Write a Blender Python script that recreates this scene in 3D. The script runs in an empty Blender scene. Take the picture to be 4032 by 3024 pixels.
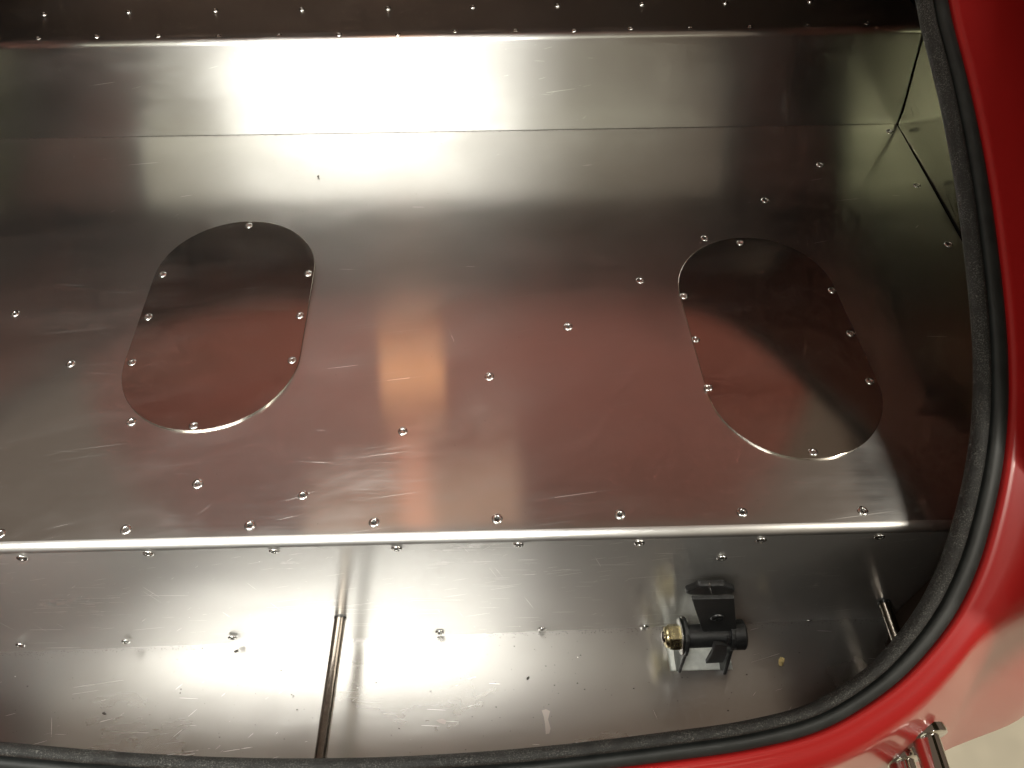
import bpy, math, random
import numpy as np
from mathutils import Vector, Matrix, noise as mnoise

random.seed(7)
sc = bpy.context.scene
COL = sc.collection

# ------------------------------------------------------------------ camera
FPX = 3050.0                       # focal length in photo pixels (4032 wide)
CAM = np.array([0.0, 0.0, 0.588])
PITCH, ROLL = math.radians(51.8), math.radians(1.1)
_r0 = np.array([1.0, 0, 0]); _u0 = np.array([0, math.sin(PITCH), math.cos(PITCH)])
FWD = np.array([0, math.cos(PITCH), -math.sin(PITCH)])
UP = math.cos(ROLL) * _u0 + math.sin(ROLL) * _r0
RT = math.cos(ROLL) * _r0 - math.sin(ROLL) * _u0
cd = bpy.data.cameras.new('camera')
cam = bpy.data.objects.new('camera', cd); COL.objects.link(cam)
cd.sensor_width = 36.0; cd.lens = 36.0 * FPX / 4032.0
cd.clip_start = 0.01; cd.clip_end = 60
cam.matrix_world = Matrix(((RT[0], UP[0], -FWD[0], CAM[0]), (RT[1], UP[1], -FWD[1], CAM[1]),
                           (RT[2], UP[2], -FWD[2], CAM[2]), (0, 0, 0, 1)))
sc.camera = cam

# ------------------------------------------------------------------ world and lamps
w = bpy.data.worlds.new('World'); sc.world = w; w.use_nodes = True
w.node_tree.nodes['Background'].inputs[0].default_value = (1.0, 0.74, 0.55, 1)
w.node_tree.nodes['Background'].inputs[1].default_value = 0.13


def area(name, loc, target, sx, sy, watts, color, spread=180, shape='RECTANGLE'):
    d = bpy.data.lights.new(name, 'AREA'); d.shape = shape; d.size = sx; d.size_y = sy
    d.energy = watts; d.color = color; d.spread = math.radians(spread)
    o = bpy.data.objects.new(name, d); COL.objects.link(o); o.location = loc
    o.rotation_euler = (Vector(target) - Vector(loc)).to_track_quat('-Z', 'Y').to_euler()
    return o


area('shop_light', (-0.36, -0.06, 0.575), (-0.34, 0.48, 0.08), 0.80, 0.11, 6.5, (1.0, 0.99, 0.93), 76, 'ELLIPSE')
area('grey_reflection_light', (-0.75, -1.5, 1.6), (-0.3, 0.3, 0.0), 3.7, 0.9, 8.0, (0.95, 0.96, 0.74), 180, 'ELLIPSE')  # added unseen panel, gives the sheets a grey surround to reflect
area('orange_spot_light', (-0.19, 0.935, 0.55), (-0.15, 0.45, 0.0), 0.12, 0.06, 0.030, (1.0, 0.47, 0.18))  # added light, makes the orange spot mirrored in the floor
area('tan_band_light', (-0.23, 0.845, 1.00), (-0.1, 0.33, 0.0), 0.50, 0.13, 0.10, (1.0, 0.68, 0.45))  # added light, makes the tan band mirrored near the front bend
area('amber_streak_light', (-0.22, 0.855, 0.92), (-0.1, 0.35, 0.0), 0.07, 0.24, 0.022, (1.0, 0.34, 0.18))  # added light, makes the narrow red-orange streak in the floor
area('tail_fill_light', (1.55, -0.30, 1.20), (0.60, 0.22, -0.15), 0.08, 1.4, 8.0, (1.0, 0.94, 0.82), 84)  # added light, brightens the garage floor and the red bodywork
sc.view_settings.view_transform = 'Standard'; sc.view_settings.look = 'None'
sc.view_settings.exposure = 0.0; sc.view_settings.gamma = 1.0
sc.cycles.max_bounces = 9; sc.cycles.glossy_bounces = 8; sc.cycles.diffuse_bounces = 3
sc.cycles.use_adaptive_sampling = True; sc.cycles.adaptive_threshold = 0.03
sc.cycles.use_denoising = True
sc.cycles.sample_clamp_indirect = 6.0
sc.cycles.blur_glossy = 0.3


# ------------------------------------------------------------------ measuring helpers (photo pixel -> point on a real plane)
def on_plane(px, py, n, d):
    q = FWD + RT * (px - 2016) / FPX + UP * (1512 - py) / FPX
    n = np.array(n, float)
    return CAM + q * ((d - CAM @ n) / (q @ n))


def on_z(px, py, z=0.0): return on_plane(px, py, (0, 0, 1), z)
def on_y(px, py, y): return on_plane(px, py, (0, 1, 0), y)
S = 4032 / 2212.0


# ------------------------------------------------------------------ materials
def new_mat(name):
    m = bpy.data.materials.new(name); m.use_nodes = True
    nt = m.node_tree; b = nt.nodes['Principled BSDF']
    return m, nt, b


def N(nt, t, **kw):
    n = nt.nodes.new(t)
    for k, v in kw.items():
        if hasattr(n, k): setattr(n, k, v)
        else: n.inputs[k].default_value = v
    return n


def math_node(nt, op, a, b=None, c=None):
    n = nt.nodes.new('ShaderNodeMath'); n.operation = op
    for i, v in enumerate((a, b, c)):
        if v is None: continue
        if isinstance(v, (int, float)): n.inputs[i].default_value = v
        else: nt.links.new(v, n.inputs[i])
    return n.outputs[0]


def smooth(nt, v, lo, hi, to0=0.0, to1=1.0):
    n = nt.nodes.new('ShaderNodeMapRange'); n.interpolation_type = 'SMOOTHSTEP'
    nt.links.new(v, n.inputs[0])
    for i, q in zip((1, 2, 3, 4), (lo, hi, to0, to1)): n.inputs[i].default_value = q
    return n.outputs[0]


def noise_tex(nt, vec, scale, detail=2.0, rough=0.5, dist=0.0):
    n = nt.nodes.new('ShaderNodeTexNoise'); n.inputs['Scale'].default_value = scale
    n.inputs['Detail'].default_value = detail; n.inputs['Roughness'].default_value = rough
    n.inputs['Distortion'].default_value = dist
    nt.links.new(vec, n.inputs['Vector']); return n.outputs['Fac']


def mapping(nt, vec, scale=(1, 1, 1), rot=0.0, loc=(0, 0, 0)):
    # rotate first, then stretch
    r = nt.nodes.new('ShaderNodeVectorRotate'); r.rotation_type = 'Z_AXIS'; r.inputs['Angle'].default_value = rot
    nt.links.new(vec, r.inputs['Vector'])
    m = nt.nodes.new('ShaderNodeMapping'); m.inputs['Scale'].default_value = scale; m.inputs['Location'].default_value = loc
    nt.links.new(r.outputs[0], m.inputs['Vector']); return m.outputs[0]


def aluminium(name, rough=0.22, aniso=0.6, scratch=1.0, seed=0.0, tint=(0.80, 0.79, 0.77), haze=0.5, film=.008, lobe=.42, wide=.21, smudge=1.0):
    m, nt, b = new_mat(name); L = nt.links.new
    uv = N(nt, 'ShaderNodeUVMap').outputs[0]
    off = mapping(nt, uv, loc=(seed * 3.1, seed * 1.7, 0))
    # rolling grain along u
    grain = noise_tex(nt, mapping(nt, off, (6, 900, 1)), 1.0, 3.0, 0.6)
    cloud = noise_tex(nt, off, 7.0, 4.0, 0.55, 0.4)
    blot = noise_tex(nt, off, 45.0, 3.0, 0.6)
    # scratches: stretched noise at a few angles, broken up by larger patches
    total = None
    for k, (ang, sx, sy, th, pth) in enumerate([(-0.13, 7, 620, .68, .46), (0.06, 13, 800, .69, .45), (-0.24, 20, 900, .70, .45), (1.25, 14, 700, .72, .50), (-.75, 40, 900, .72, .48)]):
        wv = noise_tex(nt, off, 3.0 + k, 1.0)
        sv = mapping(nt, off, (sx, sy, 1), ang + 0.0, (seed + k * 5.3, k * 2.9, 0))
        wob = nt.nodes.new('ShaderNodeVectorMath'); wob.operation = 'ADD'
        cx = nt.nodes.new('ShaderNodeCombineXYZ'); L(math_node(nt, 'MULTIPLY', wv, 2.2), cx.inputs[1])
        L(sv, wob.inputs[0]); L(cx.outputs[0], wob.inputs[1])
        s = smooth(nt, noise_tex(nt, wob.outputs[0], 1.0, 1.0), th, th + .14)
        patch = smooth(nt, noise_tex(nt, mapping(nt, off, loc=(k * 1.3, 4.0 - k, 0)), 5.0, 2.0), pth, pth + .12)
        s = math_node(nt, 'MULTIPLY', s, patch)
        total = s if total is None else math_node(nt, 'MAXIMUM', total, s)
    scr = math_node(nt, 'MULTIPLY', total, scratch)
    # pin-prick dents and dust
    vor = nt.nodes.new('ShaderNodeTexVoronoi'); vor.inputs['Scale'].default_value = 70.0; L(off, vor.inputs['Vector'])
    spk = smooth(nt, vor.outputs['Distance'], 0.05, 0.02)
    pick = smooth(nt, noise_tex(nt, off, 31.0, 0.0), .60, .64)
    spk = math_node(nt, 'MULTIPLY', spk, pick)
    smud = math_node(nt, 'MULTIPLY', smooth(nt, noise_tex(nt, mapping(nt, off, (1.0, 2.6, 1), -.15), 7.0, 4.0, .6, .3), .42, .80), smudge)
    marks = math_node(nt, 'MAXIMUM', scr, math_node(nt, 'MULTIPLY', spk, 0.6))
    # roughness
    r = math_node(nt, 'ADD', rough - .05, math_node(nt, 'MULTIPLY', cloud, .07 * haze * 2))
    r = math_node(nt, 'ADD', r, math_node(nt, 'MULTIPLY', grain, .07))
    r = math_node(nt, 'ADD', r, math_node(nt, 'MULTIPLY', blot, .03))
    r = math_node(nt, 'ADD', r, math_node(nt, 'MULTIPLY', marks, .13))
    r = math_node(nt, 'ADD', r, math_node(nt, 'MULTIPLY', smud, .06))
    mix = nt.nodes.new('ShaderNodeMix'); mix.data_type = 'RGBA'
    mix.inputs[6].default_value = (*[c * .93 for c in tint], 1); mix.inputs[7].default_value = (*tint, 1)
    L(smooth(nt, cloud, .3, .7), mix.inputs[0])
    tg = nt.nodes.new('ShaderNodeTangent'); tg.direction_type = 'UV_MAP'
    # rolled sheet: a tight directional mirror lobe, a weak hazy lobe from fine wear, a trace of oxide film and scratches
    nt.nodes.remove(b)
    def lobe_(dist, rr):
        g = nt.nodes.new('ShaderNodeBsdfAnisotropic'); g.distribution = dist
        L(mix.outputs[2], g.inputs['Color']); L(rr, g.inputs['Roughness'])
        g.inputs['Anisotropy'].default_value = 1 - math.sqrt(1 - .9 * aniso); g.inputs['Rotation'].default_value = 0.0
        L(tg.outputs[0], g.inputs['Tangent']); return g.outputs[0]
    def mixs(f, a, c):
        n = nt.nodes.new('ShaderNodeMixShader'); L(a, n.inputs[1]); L(c, n.inputs[2])
        if isinstance(f, float): n.inputs[0].default_value = f
        else: L(f, n.inputs[0])
        return n.outputs[0]
    sh = mixs(lobe, lobe_('BECKMANN', r), lobe_('BECKMANN', math_node(nt, 'ADD', r, wide)))
    sh = mixs(.03, sh, lobe_('GGX', math_node(nt, 'ADD', r, wide)))
    df = nt.nodes.new('ShaderNodeBsdfDiffuse'); df.inputs[0].default_value = (.62, .60, .57, 1)
    sh = mixs(math_node(nt, 'ADD', math_node(nt, 'ADD', film, math_node(nt, 'MULTIPLY', smud, .010)), math_node(nt, 'MULTIPLY', marks, 0.075)), sh, df.outputs[0])
    L(sh, nt.nodes['Material Output'].inputs[0])
    return m


def simple(name, col, rough, metal=0.0, coat=0.0, bump=None, spec=0.5, var=0.0, vscale=40.0):
    m, nt, b = new_mat(name)
    b.inputs['Base Color'].default_value = (*col, 1); b.inputs['Roughness'].default_value = rough
    b.inputs['Metallic'].default_value = metal; b.inputs['Coat Weight'].default_value = coat
    b.inputs['Coat Roughness'].default_value = 0.03; b.inputs['Specular IOR Level'].default_value = spec
    tc = N(nt, 'ShaderNodeTexCoord').outputs['Object']
    if var:
        f = noise_tex(nt, tc, vscale, 4.0, .6)
        nt.links.new(math_node(nt, 'ADD', rough - var * .5, math_node(nt, 'MULTIPLY', f, var)), b.inputs['Roughness'])
        mix = nt.nodes.new('ShaderNodeMix'); mix.data_type = 'RGBA'
        mix.inputs[6].default_value = (*[c * .75 for c in col], 1); mix.inputs[7].default_value = (*[min(1, c * 1.2) for c in col], 1)
        nt.links.new(smooth(nt, f, .3, .7), mix.inputs[0]); nt.links.new(mix.outputs[2], b.inputs['Base Color'])
    if bump:
        f = noise_tex(nt, tc, bump[0], 3.0, .6)
        bp = nt.nodes.new('ShaderNodeBump'); bp.inputs['Strength'].default_value = bump[1]; bp.inputs['Distance'].default_value = bump[2]
        nt.links.new(f, bp.inputs['Height']); nt.links.new(bp.outputs[0], b.inputs['Normal'])
    return m


M = {}
M['floor'] = aluminium('brushed_aluminium_floor', .108, .9, 1.15, 0.0, lobe=.27, wide=.19, film=.013, smudge=.8)
M['riser'] = aluminium('brushed_aluminium_riser', .15, .9, .8, 2.0)
M['ledge'] = aluminium('brushed_aluminium_ledge', .16, .4, .3, 4.0)
M['low'] = aluminium('brushed_aluminium_low', .20, .66, .7, 6.0, film=.10, lobe=.16, wide=.10, smudge=.45)
M['rear'] = aluminium('brushed_aluminium_rear', .21, .5, .9, 8.0, film=.11, lobe=.42, wide=.22, smudge=.5)
M['cover'] = aluminium('polished_aluminium_cover', .10, .35, .6, 11.0, haze=.3, film=.005, lobe=.10, tint=(.57, .53, .47))
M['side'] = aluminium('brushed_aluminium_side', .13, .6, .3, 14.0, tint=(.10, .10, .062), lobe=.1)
M['bend'] = aluminium('brushed_aluminium_bend', .34, .5, .5, 17.0, lobe=.2, film=.03)
M['rivet'] = simple('rivet_aluminium', (.72, .71, .69), .26, 1.0, var=.1, vscale=300)
M['hole'] = simple('rivet_core_shade', (.02, .018, .016), .5, .3)  # dark colour stands in for the shade inside hollow rivets
M['red'] = simple('red_paint', (.44, .015, .015), .30, 0.0, .5, bump=(900, .02, .0002))
_m = M['red']; _nt = _m.node_tree; _g = _nt.nodes.new('ShaderNodeNewGeometry')      # raw brown laminate on the inside of the shell
_d = _nt.nodes.new('ShaderNodeBsdfDiffuse'); _d.inputs[0].default_value = (.14, .058, .042, 1); _x = _nt.nodes.new('ShaderNodeMixShader')
_nt.links.new(_g.outputs['Backfacing'], _x.inputs[0]); _nt.links.new(_nt.nodes['Principled BSDF'].outputs[0], _x.inputs[1]); _nt.links.new(_d.outputs[0], _x.inputs[2])
_nt.links.new(_x.outputs[0], _nt.nodes['Material Output'].inputs[0])
M['lid'] = simple('red_lid_paint', (.44, .135, .11), .4, 0.0, .3)
M['rubber'] = simple('smooth_rubber', (.020, .022, .021), .55, 0, var=.15, vscale=60)
def fuzzy():
    m, nt, b = new_mat('fuzzy_rubber'); L = nt.links.new
    tc = N(nt, 'ShaderNodeTexCoord').outputs['Object']
    f = noise_tex(nt, tc, 900.0, 2.0, .7); f2 = noise_tex(nt, tc, 60.0, 3.0, .6)
    k = math_node(nt, 'MULTIPLY', smooth(nt, f, .50, .68), smooth(nt, f2, .30, .62))
    mix = nt.nodes.new('ShaderNodeMix'); mix.data_type = 'RGBA'
    mix.inputs[6].default_value = (.013, .013, .012, 1); mix.inputs[7].default_value = (.13, .13, .115, 1)
    L(k, mix.inputs[0]); L(mix.outputs[2], b.inputs['Base Color']); b.inputs['Roughness'].default_value = .55
    bp = nt.nodes.new('ShaderNodeBump'); bp.inputs['Strength'].default_value = 1.0; bp.inputs['Distance'].default_value = .0011
    L(f, bp.inputs['Height']); L(bp.outputs[0], b.inputs['Normal'])
    return m
M['fuzz'] = fuzzy()
M['black'] = simple('black_paint', (.012, .012, .012), .38, 0, bump=(500, .25, .0006), var=.15, vscale=200)
M['dark'] = simple('dark_void', (.006, .006, .006), .9, 0, spec=.1)
M['under'] = simple('bare_underside', (.12, .05, .036), .7)
M['light_blocker'] = simple('dark_brown_blocker', (.030, .018, .012), .8, spec=.1)
M['steel'] = simple('dull_steel_rod', (.34, .30, .26), .20, 1.0, var=.12, vscale=500)
M['chrome'] = simple('polished_tube', (.70, .68, .65), .07, 1.0)
M['gold'] = simple('yellow_zinc', (.70, .61, .36), .26, 1.0, var=.15, vscale=250)
M['zinc'] = simple('zinc_washer', (.75, .75, .73), .25, 1.0, var=.1, vscale=300)
M['grey'] = simple('grey_primer', (.62, .63, .58), .55, 0, var=.1)
M['ground'] = simple('pale_garage_floor', (.70, .64, .50), .6, 0, var=.15, vscale=3)
M['crumb'] = simple('straw_crumb', (.55, .42, .18), .8, 0, bump=(700, .6, .001), var=.2, vscale=400)
M['grit'] = simple('dark_grit', (.03, .026, .022), .9)
M['smear'] = simple('dried_smear', (.30, .27, .25), .45, .6)


# ------------------------------------------------------------------ mesh helpers
def obj(name, verts, faces, mat, parent=None, uvs=None, smooth_=True, label=None, kind=None, sharp=None):
    me = bpy.data.meshes.new(name)
    me.from_pydata([tuple(map(float, v)) for v in verts], [], faces)
    mats = mat if isinstance(mat, (list, tuple)) else [mat]
    for q in mats: me.materials.append(q)
    me.polygons.foreach_set('use_smooth', [smooth_] * len(me.polygons))
    if uvs is not None:
        lay = me.uv_layers.new(name='UVMap')
        for lp in me.loops: lay.data[lp.index].uv = uvs[lp.vertex_index]
    me.update()
    if sharp is not None: me.set_sharp_from_angle(angle=math.radians(sharp))
    o = bpy.data.objects.new(name, me); COL.objects.link(o)
    if parent is not None: o.parent = parent
    if label: o['label'] = label
    if kind: o['kind'] = kind
    return o


def grid_faces(nu, nv, closed_u=False):
    f = []
    for i in range(nu if closed_u else nu - 1):
        for j in range(nv - 1):
            a = i * nv + j; b = ((i + 1) % nu) * nv + j
            f.append((a, b, b + 1, a + 1))
    return f


def loft(name, rows, mat, parent=None, closed_u=False, uvs=None, sharp=None, flip=False, **kw):
    nu, nv = len(rows), len(rows[0])
    verts = [p for r in rows for p in r]
    faces = grid_faces(nu, nv, closed_u)
    if flip: faces = [tuple(reversed(q)) for q in faces]
    u = [q for r in uvs for q in r] if uvs is not None else None
    return obj(name, verts, faces, mat, parent, u, sharp=sharp, **kw)


def tube_mesh(p0, p1, r0, seg=24, r1=None, caps=True, rings=None):
    """lathe along p0->p1; rings = [(t, r)]"""
    p0, p1 = np.array(p0, float), np.array(p1, float)
    d = p1 - p0; L = np.linalg.norm(d); d /= L
    a = np.cross(d, (0, 0, 1.0)) if abs(d[2]) < .9 else np.cross(d, (1.0, 0, 0)); a /= np.linalg.norm(a); b = np.cross(d, a)
    rings = rings or [(0, r0), (L, r1 or r0)]
    V = []; Fc = []
    for t, r in rings:
        for k in range(seg):
            th = 2 * math.pi * k / seg
            V.append(p0 + d * t + (a * math.cos(th) + b * math.sin(th)) * r)
    for i in range(len(rings) - 1):
        for k in range(seg):
            k2 = (k + 1) % seg
            Fc.append((i * seg + k, i * seg + k2, (i + 1) * seg + k2, (i + 1) * seg + k))
    if caps:
        Fc.append(tuple(reversed(range(seg)))); n = (len(rings) - 1) * seg; Fc.append(tuple(range(n, n + seg)))
    return V, Fc


def prism(name, poly, thick, mat, parent, sharp=30, bevel=0.0, **kw):
    """poly: 3-D points of a planar outline; extruded by vector thick"""
    t = np.array(thick, float); n = len(poly)
    V = [np.array(p, float) for p in poly] + [np.array(p, float) + t for p in poly]
    Fc = [tuple(range(n)), tuple(reversed(range(n, 2 * n)))] + [(i, i + n, (i + 1) % n + n, (i + 1) % n) for i in range(n)]
    o = obj(name, V, Fc, mat, parent, smooth_=False, **kw)
    if bevel:
        md = o.modifiers.new('bevel', 'BEVEL'); md.width = bevel; md.segments = 2; md.limit_method = 'ANGLE'
    return o


# rivet head mesh, shared
def rivet_mesh(R, name, hollow=True, dome=1.0):
    prof = [(R, 0.0), (R * 1.0, .08 * R), (R * .95, .17 * R), (R * .80, .27 * R), (R * .60, .31 * R), (R * .50, .29 * R)]
    prof += [(R * .42, .16 * R), (R * .30, .14 * R), (R * .22, .22 * R)] if not hollow else [(R * .42, .18 * R), (R * .36, .04 * R)]
    seg = 20; V = []; Fc = []; mi = []
    for r, z in prof:
        for k in range(seg):
            th = 2 * math.pi * k / seg; V.append((r * math.cos(th), r * math.sin(th), z * dome))
    for i in range(len(prof) - 1):
        for k in range(seg):
            k2 = (k + 1) % seg
            Fc.append((i * seg + k, i * seg + k2, (i + 1) * seg + k2, (i + 1) * seg + k))
            mi.append(1 if (hollow and i >= len(prof) - 2) else 0)
    n = (len(prof) - 1) * seg; Fc.append(tuple(range(n, n + seg))); mi.append(1 if hollow else 0)
    me = bpy.data.meshes.new(name); me.from_pydata(V, [], Fc)
    me.materials.append(M['rivet']); me.materials.append(M['hole'])
    me.polygons.foreach_set('use_smooth', [True] * len(Fc)); me.polygons.foreach_set('material_index', mi); me.update()
    return me


RV = rivet_mesh(.0047, 'rivet'); RVC = rivet_mesh(.0043, 'cover_rivet', False); RVS = rivet_mesh(.0039, 'ledge_rivet', False, 2.0)


def rivet(parent, p, normal, me=RV, tilt=.07):
    o = bpy.data.objects.new('rivet', me); COL.objects.link(o); o.parent = parent
    n = Vector(normal) + Vector((random.uniform(-tilt, tilt), random.uniform(-tilt, tilt), random.uniform(-tilt, tilt)))
    q = n.to_track_quat('Z', 'Y') @ Matrix.Rotation(random.uniform(0, 6.28), 3, 'Z').to_quaternion()
    o.rotation_mode = 'QUATERNION'; o.rotation_quaternion = q
    o.location = Vector([float(v) for v in p]) - Vector(normal) * .0002
    s = random.uniform(.95, 1.05); o.scale = (s, s, s * random.uniform(.85, 1.1))
    return o


def wave(x, y, k=0.0, amp=1.0):
    return amp * (mnoise.noise(Vector((x * 3.1 + k, y * 3.7, k))) * .0009 + mnoise.noise(Vector((x * 8 + k, y * 9, 3 + k))) * .00022)


# ------------------------------------------------------------------ the setting
ground = obj('garage_floor', [(-8, -8, -.62), (8, -8, -.62), (8, 8, -.62), (-8, 8, -.62)], [(0, 1, 2, 3)], M['ground'], kind='structure',
             label='pale cream garage floor under the car')

car = bpy.data.objects.new('car', None); COL.objects.link(car); car.location = (0, 0, 0)
car['label'] = 'red car with its boot open, lined with bare riveted aluminium sheet'
car['category'] = 'car'

XC = -.13                    # middle of the boot opening
XR, XL = .5065, 2 * XC - .5065
ZT = .1218                   # shelf height
ZL = -.205                   # lower floor height
RB = .0075                   # bend radius

# crease (floor/riser) and bend (floor/rear riser) lines
def line_y(p, q):
    return lambda x: p[1] + (q[1] - p[1]) * (x - p[0]) / (q[0] - p[0])
yA = line_y(on_z(0, 547), on_z(3536, 488))
yB = line_y(on_z(0, 2165), on_z(3300, 2088))
yE = line_y(on_z(0, 2570, ZL), on_z(3270, 2440, ZL))

# ---- main floor with its rounded front bend
nx, ny = 110, 56
rows, uvs = [], []
for i in range(nx):
    x = XL + .002 + (XR - .0006 - XL - .002) * i / (nx - 1)
    r, u = [], []
    y0, y1 = yA(x) + .001, yB(x) + RB
    for j in range(ny):
        t = j / (ny - 1); y = y0 + (y1 - y0) * t
        edge = min(1, t * 8, (1 - t) * 8)
        ridge = .00060 * math.exp(-((x - .128 - .01 * (y - .55)) / .007) ** 2) * max(0, 1 - ((y - .56) / .13) ** 2)
        r.append((x, y, wave(x, y) * edge * min(1, (XR - x) * 9) + ridge)); u.append((x, y))
    for k in range(1, 9):
        a = math.pi / 2 * k / 8
        r.append((x, y1 - RB * math.sin(a), -RB * (1 - math.cos(a)))); u.append((x, y1 - RB * a))
    rows.append(r); uvs.append(u)
floor = loft('boot_floor', rows, [M['floor'], M['bend']], car, uvs=uvs, flip=True, label='large scratched aluminium floor sheet with riveted frame lines')
for k, pg in enumerate(floor.data.polygons):
    if k % (ny + 7) >= ny - 1: pg.material_index = 1        # worked metal on the bend

# ---- riser behind the floor, its top bend, and the black-looking shelf above it
rows, uvs = [], []
prof = [(0.0, 0.0)] + [(0, (ZT - RB) * k / 14) for k in range(1, 15)]
for k in range(1, 8):
    a = math.pi / 2 * k / 8; prof.append((RB * (1 - math.cos(a)), ZT - RB + RB * math.sin(a)))
prof.append((RB, ZT)); prof.append((RB + .0075, ZT - .0006))
for i in range(nx):
    x = XL + .003 + (XR - .0005 - XL - .003) * i / (nx - 1)
    r, u = [], []; s = 0; last = None
    for k, (dy, z) in enumerate(prof):
        if last is not None: s += math.hypot(dy - last[0], z - last[1])
        last = (dy, z)
        xx = x
        if i == nx - 1: xx = XR + .0012 - .0100 * z / ZT - (.0010 if z > .062 else 0) * (1 - (z - .062) / .0625)
        r.append((xx, yA(x) + dy + min(z, ZT) * .085 + wave(x, z * 2, 5, .8) * (1 if 2 < k < 13 else .2), z + .0004)); u.append((xx, s))
    rows.append(r); uvs.append(u)
riser = loft('riser_panel', rows, M['riser'], car, uvs=uvs, label='upright aluminium step panel between floor and dark shelf')

rows, uvs = [], []
for i in range(nx):
    x = XL + .003 + (XR - .006 - XL) * i / (nx - 1)
    rows.append([(x, yA(x) + RB + .007 + ZT * .085 + .26 * j / 12, ZT - .001 + wave(x, j * .02, 9, .5)) for j in range(13)])
    uvs.append([(x, .26 * j / 12) for j in range(13)])
shelf = loft('shelf_panel', rows, M['ledge'], car, uvs=uvs, label='dark shelf sheet with two rows of small rivets')

# ---- dark bulkhead, and an added box that keeps light from leaking past the lining
yb = yA(0) + .262
bulk = obj('bulkhead', [(XL - .05, yb, ZT - .03), (XR + .05, yb, ZT - .03), (XR + .05, yb + .001, .50), (XL - .05, yb + .001, .50)], [(0, 1, 2, 3)], M['dark'], car,
           label='matt black bulkhead behind the shelf')
tp = [(XL - .05, .125), (.22, .125), (.30, .172), (.355, .225), (.395, .31), (XR + .05, .32), (XR + .05, yb), (XL - .05, yb)]
tb = []
for (x, y) in tp: tb += [(x, y, -.262), (x, y, .50 if y > .31 else -.058 + max(0, x - .25) * .3)]
nt_ = len(tp)
light_blocker = obj('light_blocker', tb, [(2 * k, 2 * ((k + 1) % nt_), 2 * ((k + 1) % nt_) + 1, 2 * k + 1) for k in range(nt_)] + [tuple(range(2 * nt_ - 2, -1, -2))], M['light_blocker'], car, smooth_=False)

# ---- side panels
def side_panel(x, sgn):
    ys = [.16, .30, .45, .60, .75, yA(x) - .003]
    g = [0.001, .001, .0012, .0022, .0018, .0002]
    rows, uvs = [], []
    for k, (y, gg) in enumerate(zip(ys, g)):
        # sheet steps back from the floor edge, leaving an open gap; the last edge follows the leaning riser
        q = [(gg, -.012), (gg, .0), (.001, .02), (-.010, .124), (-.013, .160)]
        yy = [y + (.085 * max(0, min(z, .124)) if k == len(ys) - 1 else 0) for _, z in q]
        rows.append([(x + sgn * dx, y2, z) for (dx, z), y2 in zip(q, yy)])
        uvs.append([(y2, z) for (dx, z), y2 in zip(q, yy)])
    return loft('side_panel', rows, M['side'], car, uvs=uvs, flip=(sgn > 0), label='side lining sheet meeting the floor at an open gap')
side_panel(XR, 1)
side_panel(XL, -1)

# ---- rear riser (below the floor bend) and lower floor
rows, uvs = [], []
for i in range(nx):
    x = XL + (.40 - XL) * i / (nx - 1)
    r, u = [], []
    for j in range(20):
        t = j / 19; y = yB(x) + (yE(x) - yB(x)) * t; z = -RB + (ZL + RB) * t
        r.append((x, y + wave(x, z * 2, 13, .8) * (1 if 1 < j < 18 else .1), z)); u.append((x, z))
    rows.append(r); uvs.append(u)
rear = loft('rear_riser_panel', rows, M['rear'], car, uvs=uvs, flip=True, label='bright lower step panel below the floor bend')

hp = [on_z(2612, 2478, ZL), on_z(2641, 2643, ZL), on_z(2876, 2636, ZL), on_z(2862, 2466, ZL)]
hx0, hx1 = (hp[0][0] + hp[1][0]) / 2, (hp[2][0] + hp[3][0]) / 2
hy0, hy1 = min(hp[1][1], hp[2][1]), yE(hx0) - .001
xs = sorted(set(list(np.linspace(XL, .39, 90)) + [hx0, hx1])); ysn = 30
V, Fc, U = [], [], []
for x in xs:
    ye = yE(x) + .0015
    for t in list(np.linspace(0, 1, ysn)):
        ys_ = .127 + max(0, x - .22) * .58; y = ys_ + (ye - ys_) * t
        # snap one row to the cut-out's near edge
        V.append([x, y, ZL + wave(x, y, 21, .6) * min(1, (1 - t) * 8)]); U.append((x, y))
jn = int(round((hy0 - .127) / (yE(hx0) - .127) * (ysn - 1)))
for i, x in enumerate(xs):
    if not hx0 - .012 < x < hx1 + .012: continue
    V[i * ysn + jn][1] = hy0 + (x - hx0) * .01; U[i * ysn + jn] = (x, V[i * ysn + jn][1])
for i in range(len(xs) - 1):
    for j in range(ysn - 1):
        if hx0 - 1e-6 <= xs[i] and xs[i + 1] <= hx1 + 1e-6 and j >= jn: continue
        a = i * ysn + j; b = (i + 1) * ysn + j; Fc.append((a, b, b + 1, a + 1))
lower = obj('lower_floor', V, Fc, M['low'], car, U, label='dusty lower floor sheet with a square cut-out under the hinge')
# grey chassis rail seen through the cut-out
cz = ZL - .009
prism('chassis_rail', [(hx0 - .03, hy0 - .02, cz), (hx1 + .03, hy0 - .02, cz), (hx1 + .03, hy1 + .01, cz + .004), (hx0 - .03, hy1 + .01, cz + .004)], (0, 0, -.03), M['grey'], car,
      label='pale grey chassis rail seen through the square cut-out')

# ------------------------------------------------------------------ access covers (stadium plates)
def stadium(a, b, r, n=30):
    a, b = np.array(a), np.array(b); d = (b - a) / np.linalg.norm(b - a); ang = math.atan2(d[1], d[0]); P = []
    for k in range(n + 1):
        t = ang - math.pi / 2 + math.pi * k / n; P.append((b[0] + r * math.cos(t), b[1] + r * math.sin(t)))
    for k in range(n + 1):
        t = ang + math.pi / 2 + math.pi * k / n; P.append((a[0] + r * math.cos(t), a[1] + r * math.sin(t)))
    return P


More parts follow.
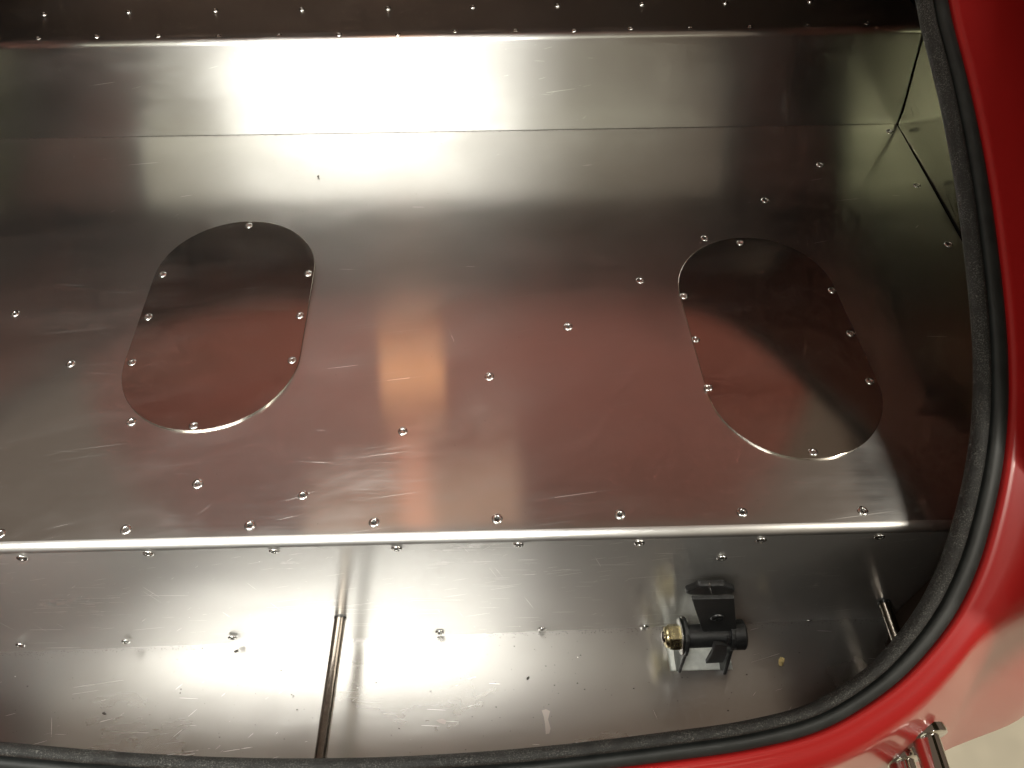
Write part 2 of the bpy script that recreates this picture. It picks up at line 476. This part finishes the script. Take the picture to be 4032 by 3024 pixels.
def cover(a, b, r, tilt, label, rv):
    out = stadium(a, b, r); cx, cy = (a[0] + b[0]) / 2, (a[1] + b[1]) / 2
    th = .0016
    def zz(x, y, e): return .0012 + th + tilt[0] * (x - cx) + tilt[1] * (y - cy) - e
    n = len(out); V = []; U = []; Fc = []
    rings = [(1.0, .0030), (1.0, .0003), (.9965, 0.0), (.990, 0.0), (.75, 0), (.5, 0), (.25, 0)]
    for s, e in rings:
        for (x, y) in out:
            X, Y = cx + (x - cx) * s, cy + (y - cy) * s
            bow = 0.0
            V.append((X, Y, zz(X, Y, e) + bow)); U.append((X, Y))
    V.append((cx, cy, zz(cx, cy, 0))); U.append((cx, cy))
    for i in range(len(rings) - 1):
        for k in range(n):
            k2 = (k + 1) % n; Fc.append((i * n + k, i * n + k2, (i + 1) * n + k2, (i + 1) * n + k))
    m = (len(rings) - 1) * n
    for k in range(n): Fc.append((m + k, m + (k + 1) % n, len(V) - 1))
    o = obj('access_cover', V, Fc, M['cover'], car, U, label=label, sharp=15)
    for px, py in rv:
        p = on_z(px * S, py * S, .0025); rivet(o, (p[0], p[1], zz(p[0], p[1], 0)), (0, 0, 1), RVC)
    return o


cover((-.3001, .6202), (-.2970, .5005), .0869, (0.0, 0.006), 'polished stadium-shaped access cover further from the weatherstrip',
      [(538, 489), (352, 594), (666, 592), (320, 685), (648, 682), (285, 783), (631, 778), (418, 919)])
cover((.2608, .5802), (.2679, .4521), .0824, (0.004, 0.006), 'polished stadium-shaped access cover nearest the curved weatherstrip',
      [(1599, 526), (1478, 640), (1797, 629), (1503, 733), (1837, 721), (1530, 837), (1879, 824), (1757, 976)])

# ------------------------------------------------------------------ rivets
for px, py in [(33, 678), (152, 786), (284, 911), (427, 1046), (654, 1070), (870, 932), (1057, 814), (1227, 706), (1383, 606), (1523, 515), (1653, 433), (1772, 356),
               (1922, 284), (1981, 400), (2049, 528), (1, 1152), (272, 1144), (540, 1135), (808, 1129), (1074, 1121), (1339, 1112), (1603, 1107), (1864, 1104)]:
    p = on_z(px * S, py * S); rivet(floor, (p[0], p[1], wave(p[0], p[1])), (0, 0, 1))
for px, py in [(95, 30), (277, 25), (465, 22), (652, 20), (838, 17), (1021, 14), (1204, 11), (1386, 8), (1567, 5), (1750, 2),
               (83, 83), (209, 79), (342, 78), (472, 78), (603, 76), (732, 75), (859, 74), (983, 68), (1113, 66), (1240, 66), (1362, 62), (1489, 61), (1619, 58), (1743, 55), (1873, 50)]:
    p = on_z(px * S, py * S, ZT); rivet(shelf, (p[0], p[1], ZT - .001), (0, 0, 1), RVS)
for px, py in [(48, 1206), (321, 1196), (592, 1191), (857, 1185), (1120, 1177), (1381, 1173), (1644, 1167), (1900, 1160), (1559, 1206),
               (44, 1394), (272, 1386), (502, 1378), (950, 1366), (1171, 1359), (1393, 1355), (1747, 1343)]:
    g = on_y(px * S, py * S, .298); t = g[2] / ZL
    y = yB(g[0]) + (yE(g[0]) - yB(g[0])) * t
    g = on_y(px * S, py * S, y - .0005); rivet(rear, g, (0, -1, 0))

# ------------------------------------------------------------------ rods through the lower box
def rod(a, b, label):
    V, Fc = tube_mesh(a, b, .0056, 28)
    o = obj('support_rod', V, Fc, M['steel'], car, label=label, sharp=40)
    d = np.array(b) - np.array(a); d /= np.linalg.norm(d); p = np.array(a) + d * .002
    V, Fc = tube_mesh(p - d * .003, p + d * .0006, .0062, 28)
    obj('grommet', V, Fc, M['black'], o, sharp=40)


g = on_y(1340, 2432, .2935); e = on_z(1262, 2982, g[2]); d = e - g; rod(g + d * -.01, g + d * 1.35, 'dull steel rod crossing the lower floor left of the hinge')
g = on_y(3482, 2372, .3015); e = on_z(3537, 2520, g[2]); d = e - g; rod(g + d * -.02, g + np.array([0.002, -.10, 0]), 'short shadowed steel rod beside the curved weatherstrip')

# ------------------------------------------------------------------ hinge bracket
hinge = bpy.data.objects.new('lid_hinge', None); COL.objects.link(hinge); hinge.parent = car
hinge['label'] = 'black pivot bracket with gold lock nut standing in the cut-out'
def zp(zx, zy): return 2500 + zx * .2713, 2250 + zy * .2713
YT = .272                                                     # pivot axis distance
def hy(zx, zy, y=YT): return on_y(*zp(zx, zy), y)
ax0, ax1 = hy(690, 950), hy(1400, 925)
axz = (ax0[2] + ax1[2]) / 2
RT_ = .0115
pt = lambda x: np.array([x, YT, axz + (x - ax0[0]) * (ax1[2] - ax0[2]) / (ax1[0] - ax0[0])])
V, Fc = tube_mesh(pt(ax0[0]), pt(ax1[0]), RT_ * .97, 32)
obj('pivot_tube', V, Fc, M['black'], hinge, sharp=40)
# bolt head at the far end
x1 = ax1[0]
V, Fc = tube_mesh(pt(x1), pt(x1 + .0125), .0148, 28, rings=[(0, .0135), (.0008, .0145), (.011, .0145), (.0125, .0125)])
obj('bolt_head', V, Fc, M['black'], hinge, sharp=35)
# washer, nut and stud at the near-left end
x0 = ax0[0]
V, Fc = tube_mesh(pt(x0 - .0035), pt(x0 - .0012), .0185, 36, rings=[(0, .0165), (.0004, .0172), (.0018, .0172), (.0023, .0168)])
obj('washer', V, Fc, M['zinc'], hinge, sharp=40)
V, Fc = tube_mesh(pt(x0 - .0035), pt(x0 - .0185), .0125, 6, rings=[(0, .0120), (.0006, .0128), (.0095, .0128), (.0105, .0118), (.011, .0098)])
nut = obj('lock_nut', V, Fc, M['gold'], hinge, smooth_=False)
V, Fc = tube_mesh(pt(x0 - .0135), pt(x0 - .020), .010, 28, rings=[(0, .0102), (.0012, .0104), (.0034, .0098), (.0045, .0085), (.0045, .0058), (.002, .0056)])
obj('nut_collar', V, Fc, M['gold'], nut, sharp=50)
V, Fc = tube_mesh(pt(x0 - .012), pt(x0 - .0205), .0056, 20, rings=[(0, .0054), (.0075, .0054), (.0085, .0045)])
obj('bolt_end', V, Fc, M['steel'], hinge, sharp=40)
# two ears standing through the cut-out
def ear(x, w0, w1, top):
    c = pt(x); P = []
    for k in range(13):
        t = math.radians(200 - 220 * k / 12); P.append((x, c[1] + math.cos(t) * w1, c[2] + math.sin(t) * top))
    P += [(x, YT + .012, cz), (x, YT - w0, cz)]
    prism('ear_plate', P, (.0035, 0, 0), M['black'], hinge, bevel=.0006)
ear(x0 - .0010, .022, .0185, .0215)
ear(x1 - .0035, .026, .0150, .0150)
gp = [hy(a, b, YT - .014) for a, b in [(1150, 1060), (1120, 1180), (1030, 1338), (1350, 1318), (1335, 1080)]]
prism('gusset_plate', gp, (0, .004, 0), M['black'], hinge, bevel=.0005)
# swing plate going up from the tube
YP = YT + .004
pl_px = [(812, 345), (735, 322), (742, 296), (830, 262), (930, 216), (1300, 206), (1400, 245), (1458, 278), (1430, 330), (1448, 560), (1466, 760), (1440, 820), (1380, 850), (1010, 850), (968, 800)]
pts = [hy(a, b, YP) for a, b in pl_px]
def ring_hole(poly, c, r, n):
    return [(c[0] + r * math.cos(2 * math.pi * k / n), c[2] + r * math.sin(2 * math.pi * k / n)) for k in range(n)]
plate = prism('hinge_plate', pts[0:1] + pts[8:], (0, -.0040, 0), M['black'], hinge, bevel=.0007)
tl = [hy(735, 325, YP - .0055), hy(742, 296, YP - .0055), hy(830, 262, YP - .0055), hy(930, 216, YP - .0055), hy(1300, 206, YP - .0055), hy(1400, 245, YP - .0055), hy(1458, 278, YP - .0055), hy(1432, 335, YP - .0055), hy(1120, 350, YP - .0055), hy(812, 350, YP - .0055)]
prism('folded_lip', tl, (0, .0065, -.001), M['black'], hinge, bevel=.0018)
hc = hy(1190, 668, YP - .0042)
V, Fc = tube_mesh(hc + np.array([0, .0002, 0]), hc + np.array([0, -.0016, 0]), .0062, 24, rings=[(0, .0066), (.0012, .0062), (.0016, .0052), (.0006, .0050)])
boss = obj('plate_boss', V, Fc, M['black'], hinge, sharp=40)
V, Fc = tube_mesh(hc + np.array([.0022, -.0010, -.001]), hc + np.array([.0022, -.0018, -.001]), .0030, 18)
obj('hole_shade_disc', V, Fc, M['dark'], hinge)  # dark disc on the plate, stands in for a shaded hole
p0, p1 = hy(1080, 170, YP - .0070), hy(1120, 350, YP - .0070)
V, Fc = tube_mesh(p0, p1, .0005, 8); obj('wire_end', V, Fc, M['zinc'], hinge)
p0, p1 = hy(1355, 960, YT - .0125), hy(1275, 1190, YT - .0105)
V, Fc = tube_mesh(p0, p1, .0012, 10); obj('cotter_pin', V, Fc, M['black'], hinge)

# ------------------------------------------------------------------ boot opening: closed rim curve
SL, Z0 = .544, -.117
half = [(.3654, .6848), (.3672, .6609), (.3705, .6415), (.3758, .599), (.3800, .5428), (.3811, .4886), (.3796, .4258), (.3741, .3751), (.3639, .3326), (.3496, .2946),
        (.3326, .2604), (.3088, .2271), (.2769, .1975), (.2500, .1810), (.2173, .1672), (.1677, .1582), (.1325, .1545), (.0624, .1483), (-.0074, .1435), (-.0768, .1408), (-.13, .1402)]
front = [(-.13, .965), (.02, .962), (.15, .948), (.25, .915), (.315, .86), (.348, .79), (.360, .735)]
full = front + half + [(2 * XC - x, y) for x, y in half[::-1][1:]] + [(2 * XC - x, y) for x, y in front[::-1][:-1]]
ctrl = np.array(full); n = len(ctrl)
dense = []
for i in range(n):
    p0, p1, p2, p3 = ctrl[i - 1], ctrl[i], ctrl[(i + 1) % n], ctrl[(i + 2) % n]
    for k in range(14):
        t = k / 14; dense.append(.5 * (2 * p1 + (p2 - p0) * t + (2 * p0 - 5 * p1 + 4 * p2 - p3) * t * t + (3 * p1 - p0 - 3 * p2 + p3) * t ** 3))
dense = np.array(dense); dl = np.r_[0, np.cumsum(np.linalg.norm(np.roll(dense, -1, 0) - dense, axis=1))]
NS = 420
tt = np.linspace(0, dl[-1], NS, endpoint=False)
ext = np.vstack([dense, dense[:1]])
rim = np.stack([np.interp(tt, dl, ext[:, k]) for k in (0, 1)], 1)
for _ in range(3): rim = (np.roll(rim, 1, 0) + 2 * rim + np.roll(rim, -1, 0)) / 4
PN = np.array([0, -SL, 1.0]); PN /= np.linalg.norm(PN)
R3 = np.c_[rim, Z0 + SL * rim[:, 1]] - PN * .004
T = np.roll(R3, -1, 0) - np.roll(R3, 1, 0); T /= np.linalg.norm(T, axis=1)[:, None]
O = np.cross(T, PN); O /= np.linalg.norm(O, axis=1)[:, None]
cen = R3.mean(0)
if ((R3 - cen) * O).sum() < 0: O = -O
arc = tt
# seal is a little narrower along the tail
tailw = np.clip((-O[:, 1] - .35) / .5, 0, 1); tailw = tailw * tailw * (3 - 2 * tailw)
WS = 1.0 - .28 * tailw


def sweep(name, prof, mat, parent, ws=True, **kw):
    rows, uv = [], []
    for i in range(NS):
        k = WS[i] if ws else 1.0
        rows.append([R3[i] + O[i] * (u * k) + PN * v for u, v in prof]); uv.append([(arc[i], q * .003) for q in range(len(prof))])
    # closed loop, profile runs across
    return loft(name, rows, mat, parent, closed_u=True, uvs=uv, **kw)


mm = .001
bulb = [(13.5 * mm, -9 * mm), (7 * mm, -8 * mm), (2.6 * mm, -4.5 * mm), (0.6 * mm, 0), (2 * mm, 4.5 * mm), (5.0 * mm, 7 * mm), (8.5 * mm, 7.4 * mm), (11.6 * mm, 6 * mm), (13.2 * mm, 2.5 * mm), (13.5 * mm, -8 * mm)]
seal = sweep('weatherstrip', bulb, M['fuzz'], car, label='black fuzzy weatherstrip running round the boot opening')
lip = [(13.5 * mm, -8 * mm), (15.6 * mm, -5 * mm), (16.2 * mm, .6 * mm), (17.6 * mm, 2.6 * mm), (21 * mm, 3.2 * mm), (25.5 * mm, 2.4 * mm), (28.8 * mm, .4 * mm), (30.6 * mm, -2.2 * mm), (31 * mm, -5 * mm)]
obj_lip = sweep('rubber_lip', lip, M['rubber'], seal, label='smooth grey-black rubber lip outside the fuzzy bulb')
under = [(31 * mm, -5 * mm), (22 * mm, -12 * mm), (13.5 * mm, -9 * mm)]
sweep('rim_flange', under, M['under'], car, label='brown flange below the weatherstrip')

# ------------------------------------------------------------------ red body
rows, uv = [], []
for i in range(NS):
    k = WS[i]; o, p = O[i], R3[i]
    oh = np.array([o[0], o[1], 0]); oh /= np.linalg.norm(oh)
    wt = np.clip((-oh[1] - .05) / .5, 0, 1); wt = wt * wt * (3 - 2 * wt)
    wf = np.clip((oh[1] - .2) / .5, 0, 1)
    b = .30 * (1 - wf)
    r = [p + o * (31 * mm * k) + PN * (-5 * mm), p + o * (31.6 * mm * k) + PN * (-1 * mm), p + o * (33 * mm * k) + PN * (.7 * mm), p + o * (35.5 * mm * k) + PN * (1.2 * mm)]
    q0 = p + o * (43 * mm * k) + PN * (0.2 * mm)
    r.append(p + o * (39 * mm * k) + PN * (.9 * mm)); r.append(q0)
    ohx = np.array([oh[0], oh[1], 0])
    for j in range(1, 27):
        th = math.pi / 2 * j / 26; t = j / 26
        deck = q0 + o * .26 * math.sin(th) - np.array([0, 0, 1]) * (b * (1 - math.cos(th)))
        if t < .4:                                   # tight shoulder, then the tail wall falls away
            a2 = math.radians(68) * t / .4
            tail = q0 + (o * .3 + ohx * .7) * (.017 * math.sin(a2)) - np.array([0, 0, 1]) * (.030 * (1 - math.cos(a2)))
        else:
            e = (t - .4) / .6; a2 = math.radians(68)
            tail = q0 + (o * .3 + ohx * .7) * (.017 * math.sin(a2)) + np.array([oh[0] * .135, oh[1] * .001, 0]) * e * (1.35 - .35 * e) - np.array([0, 0, 1]) * (.030 * (1 - math.cos(a2)) + .34 * e)
        r.append(deck * (1 - wt) + tail * wt)
    rows.append(r); uv.append([(arc[i], j * .01) for j in range(len(r))])
body = loft('body_shell', rows, M['red'], car, closed_u=True, uvs=uv, label='glossy red bodywork around the boot opening')

# ------------------------------------------------------------------ open lid (stands up beyond the shelf, mirrored in the floor)
def lid():
    hyp = (.985, .44); top = (0.85, 1.30)
    def pt_(x, t, d): # t 0..1 up the lid, d inward depth (towards boot)
        y = hyp[0] + (top[0] - hyp[0]) * t; z = hyp[1] + (top[1] - hyp[1]) * t
        return (x, y - d, z)
    nxl, ntl = 60, 60; rows = []
    for i in range(nxl):
        s = -1 + 2 * i / (nxl - 1); r = []
        for j in range(ntl):
            t = j / (ntl - 1)
            hw = .76 * (1 - .10 * t) * (1 - .0 * s)
            d = .0
            if t > .08: d = .03 * min(1, (t - .08) / .03)
            if t > .30: d -= .03 * min(1, (t - .30) / .03)
            if t > .62: d += .025 * min(1, (t - .62) / .04)
            d += .05 * (1 - s * s)
            r.append(pt_(XC + s * hw, t, -d))
        rows.append(r)
    return loft('boot_lid', rows, M['lid'], car, label='underside of the raised red boot lid')
lid()

# ------------------------------------------------------------------ bumper tubes through the tail
def bumper(px, py, label):
    bpy.context.view_layer.update()
    q = FWD + RT * (px - 2016) / FPX + UP * (1512 - py) / FPX
    hit, loc, nor, _ = body.ray_cast(Vector(CAM), Vector(q).normalized())
    p = np.array(loc) if hit else on_y(px, py, .17)
    V, Fc = tube_mesh(p + np.array([0, .05, 0]), p + np.array([0, -.16, 0]), .0112, 32)
    o = obj('bumper_tube', V, Fc, M['chrome'], car, label=label, sharp=40)
    ax = Vector((0, -1, 0)) * .75 + (nor if hit else Vector((0, -1, 0))) * .25; ax = np.array(ax.normalized())
    V, Fc = tube_mesh(p - ax * .004, p + ax * .004, .019, 40, rings=[(0, .0185), (.005, .0188), (.0068, .0184), (.0078, .0165), (.0080, .0112)])
    obj('flange', V, Fc, M['chrome'], o, sharp=40)
bumper(3640, 2890, 'upper polished bumper tube coming out of the red tail')
bumper(3545, 2985, 'lower polished bumper tube at the very corner of the tail')

# ------------------------------------------------------------------ loose bits
def chip(name, px, py, z, size, mat, label, cat, group=None, flat=.4, seed=1):
    rnd = random.Random(seed); p = on_z(px, py, z)
    V, Fc = [], []
    nlat, nlon = 5, 9
    for a in range(nlat):
        th = math.pi * (a + .5) / nlat
        for b in range(nlon):
            ph = 2 * math.pi * b / nlon; q = size * (1 + rnd.uniform(-.35, .35))
            V.append((q * math.sin(th) * math.cos(ph), q * .6 * math.sin(th) * math.sin(ph), q * flat * math.cos(th)))
    Fc = grid_faces_closed(nlat, nlon)
    zmin = min(v[2] for v in V)
    o = obj(name, V, Fc, mat, None, smooth_=False)
    o.location = (float(p[0]), float(p[1]), z - zmin + .0001); o.rotation_euler = (0, 0, rnd.uniform(0, 3))
    o['label'] = label; o['category'] = cat
    if group: o['group'] = group


def grid_faces_closed(nlat, nlon):
    f = []
    for a in range(nlat - 1):
        for b in range(nlon):
            b2 = (b + 1) % nlon; f.append((a * nlon + b, (a + 1) * nlon + b, (a + 1) * nlon + b2, a * nlon + b2))
    f.append(tuple(range(nlon))); f.append(tuple(reversed(range((nlat - 1) * nlon, nlat * nlon)))); return f


chip('crumb', 3075, 2608, ZL, .0046, M['crumb'], 'straw-coloured crumb lying on the dark lower floor', 'crumb', seed=3)
chip('dirt_flake', 930, 2565, ZL, .0022, M['grit'], 'dark flake lying at the lower crease left of the rod', 'dirt flake', seed=5)
chip('dirt_flake', 2079, 2671, ZL, .0018, M['grit'], 'dark speck alone in the middle of the lower floor', 'dirt flake', seed=6)
chip('dirt_flake', 1254, 697, .0005, .0022, M['grit'], 'dark fleck on the main floor beside the bright glare', 'dirt flake', seed=7)
chip('dirt_flake', 412, 2810, ZL, .0022, M['grit'], 'dark speck on the yellowish end of the lower floor', 'dirt flake', seed=8)

for pts_, nm in [([(2133, 2797), (2150, 2792), (2166, 2800), (2158, 2832), (2168, 2868), (2163, 2888), (2149, 2891), (2146, 2850), (2141, 2822)], 'dried_smear'),
                 ([(1716, 2836), (1742, 2830), (1758, 2838), (1752, 2852), (1730, 2846)], 'dried_smear')]:
    prism(nm, [on_z(a, b, ZL + .0009) for a, b in pts_][::-1], (0, 0, -.0002), M['smear'], lower, label='thin pale dried smear on the lower floor')

# grit: uncountable fine dirt along the creases and over the sheets
V, Fc = [], []
def grain(x, y, z, s):
    b0 = len(V); a = random.uniform(0, 6.28)
    for k in range(3):
        t = a + k * 2.094; V.append((x + s * math.cos(t), y + s * math.sin(t) * .7, z))
    V.append((x, y, z + s * .8)); Fc.extend([(b0, b0 + 1, b0 + 3), (b0 + 1, b0 + 2, b0 + 3), (b0 + 2, b0, b0 + 3)])
for _ in range(1500):
    x = random.uniform(-.75, XR - .02); grain(x, yA(x) - abs(random.gauss(0, .0012)) - .0004, .0003, random.uniform(.0002, .0006))
for _ in range(1300):
    x = random.uniform(-.7, XR - .06); grain(x, yE(x) - abs(random.gauss(0, .0025)) - .0004, ZL, random.uniform(.0002, .0007))
for _ in range(420):
    x = random.uniform(-.7, .40); y = yE(x) - random.uniform(.002, .14); grain(x, y, ZL + .0004, random.uniform(.00025, .0007) * random.choice((1, 1, 1, 1.8)))
for _ in range(160):
    x = random.uniform(-.7, .48); y = random.uniform(.31, .87); grain(x, y, .0006, random.uniform(.0002, .0005))
obj('grit', V, Fc, M['grit'], None, smooth_=False, kind='stuff', label='fine dark grit along the creases and on the sheets')
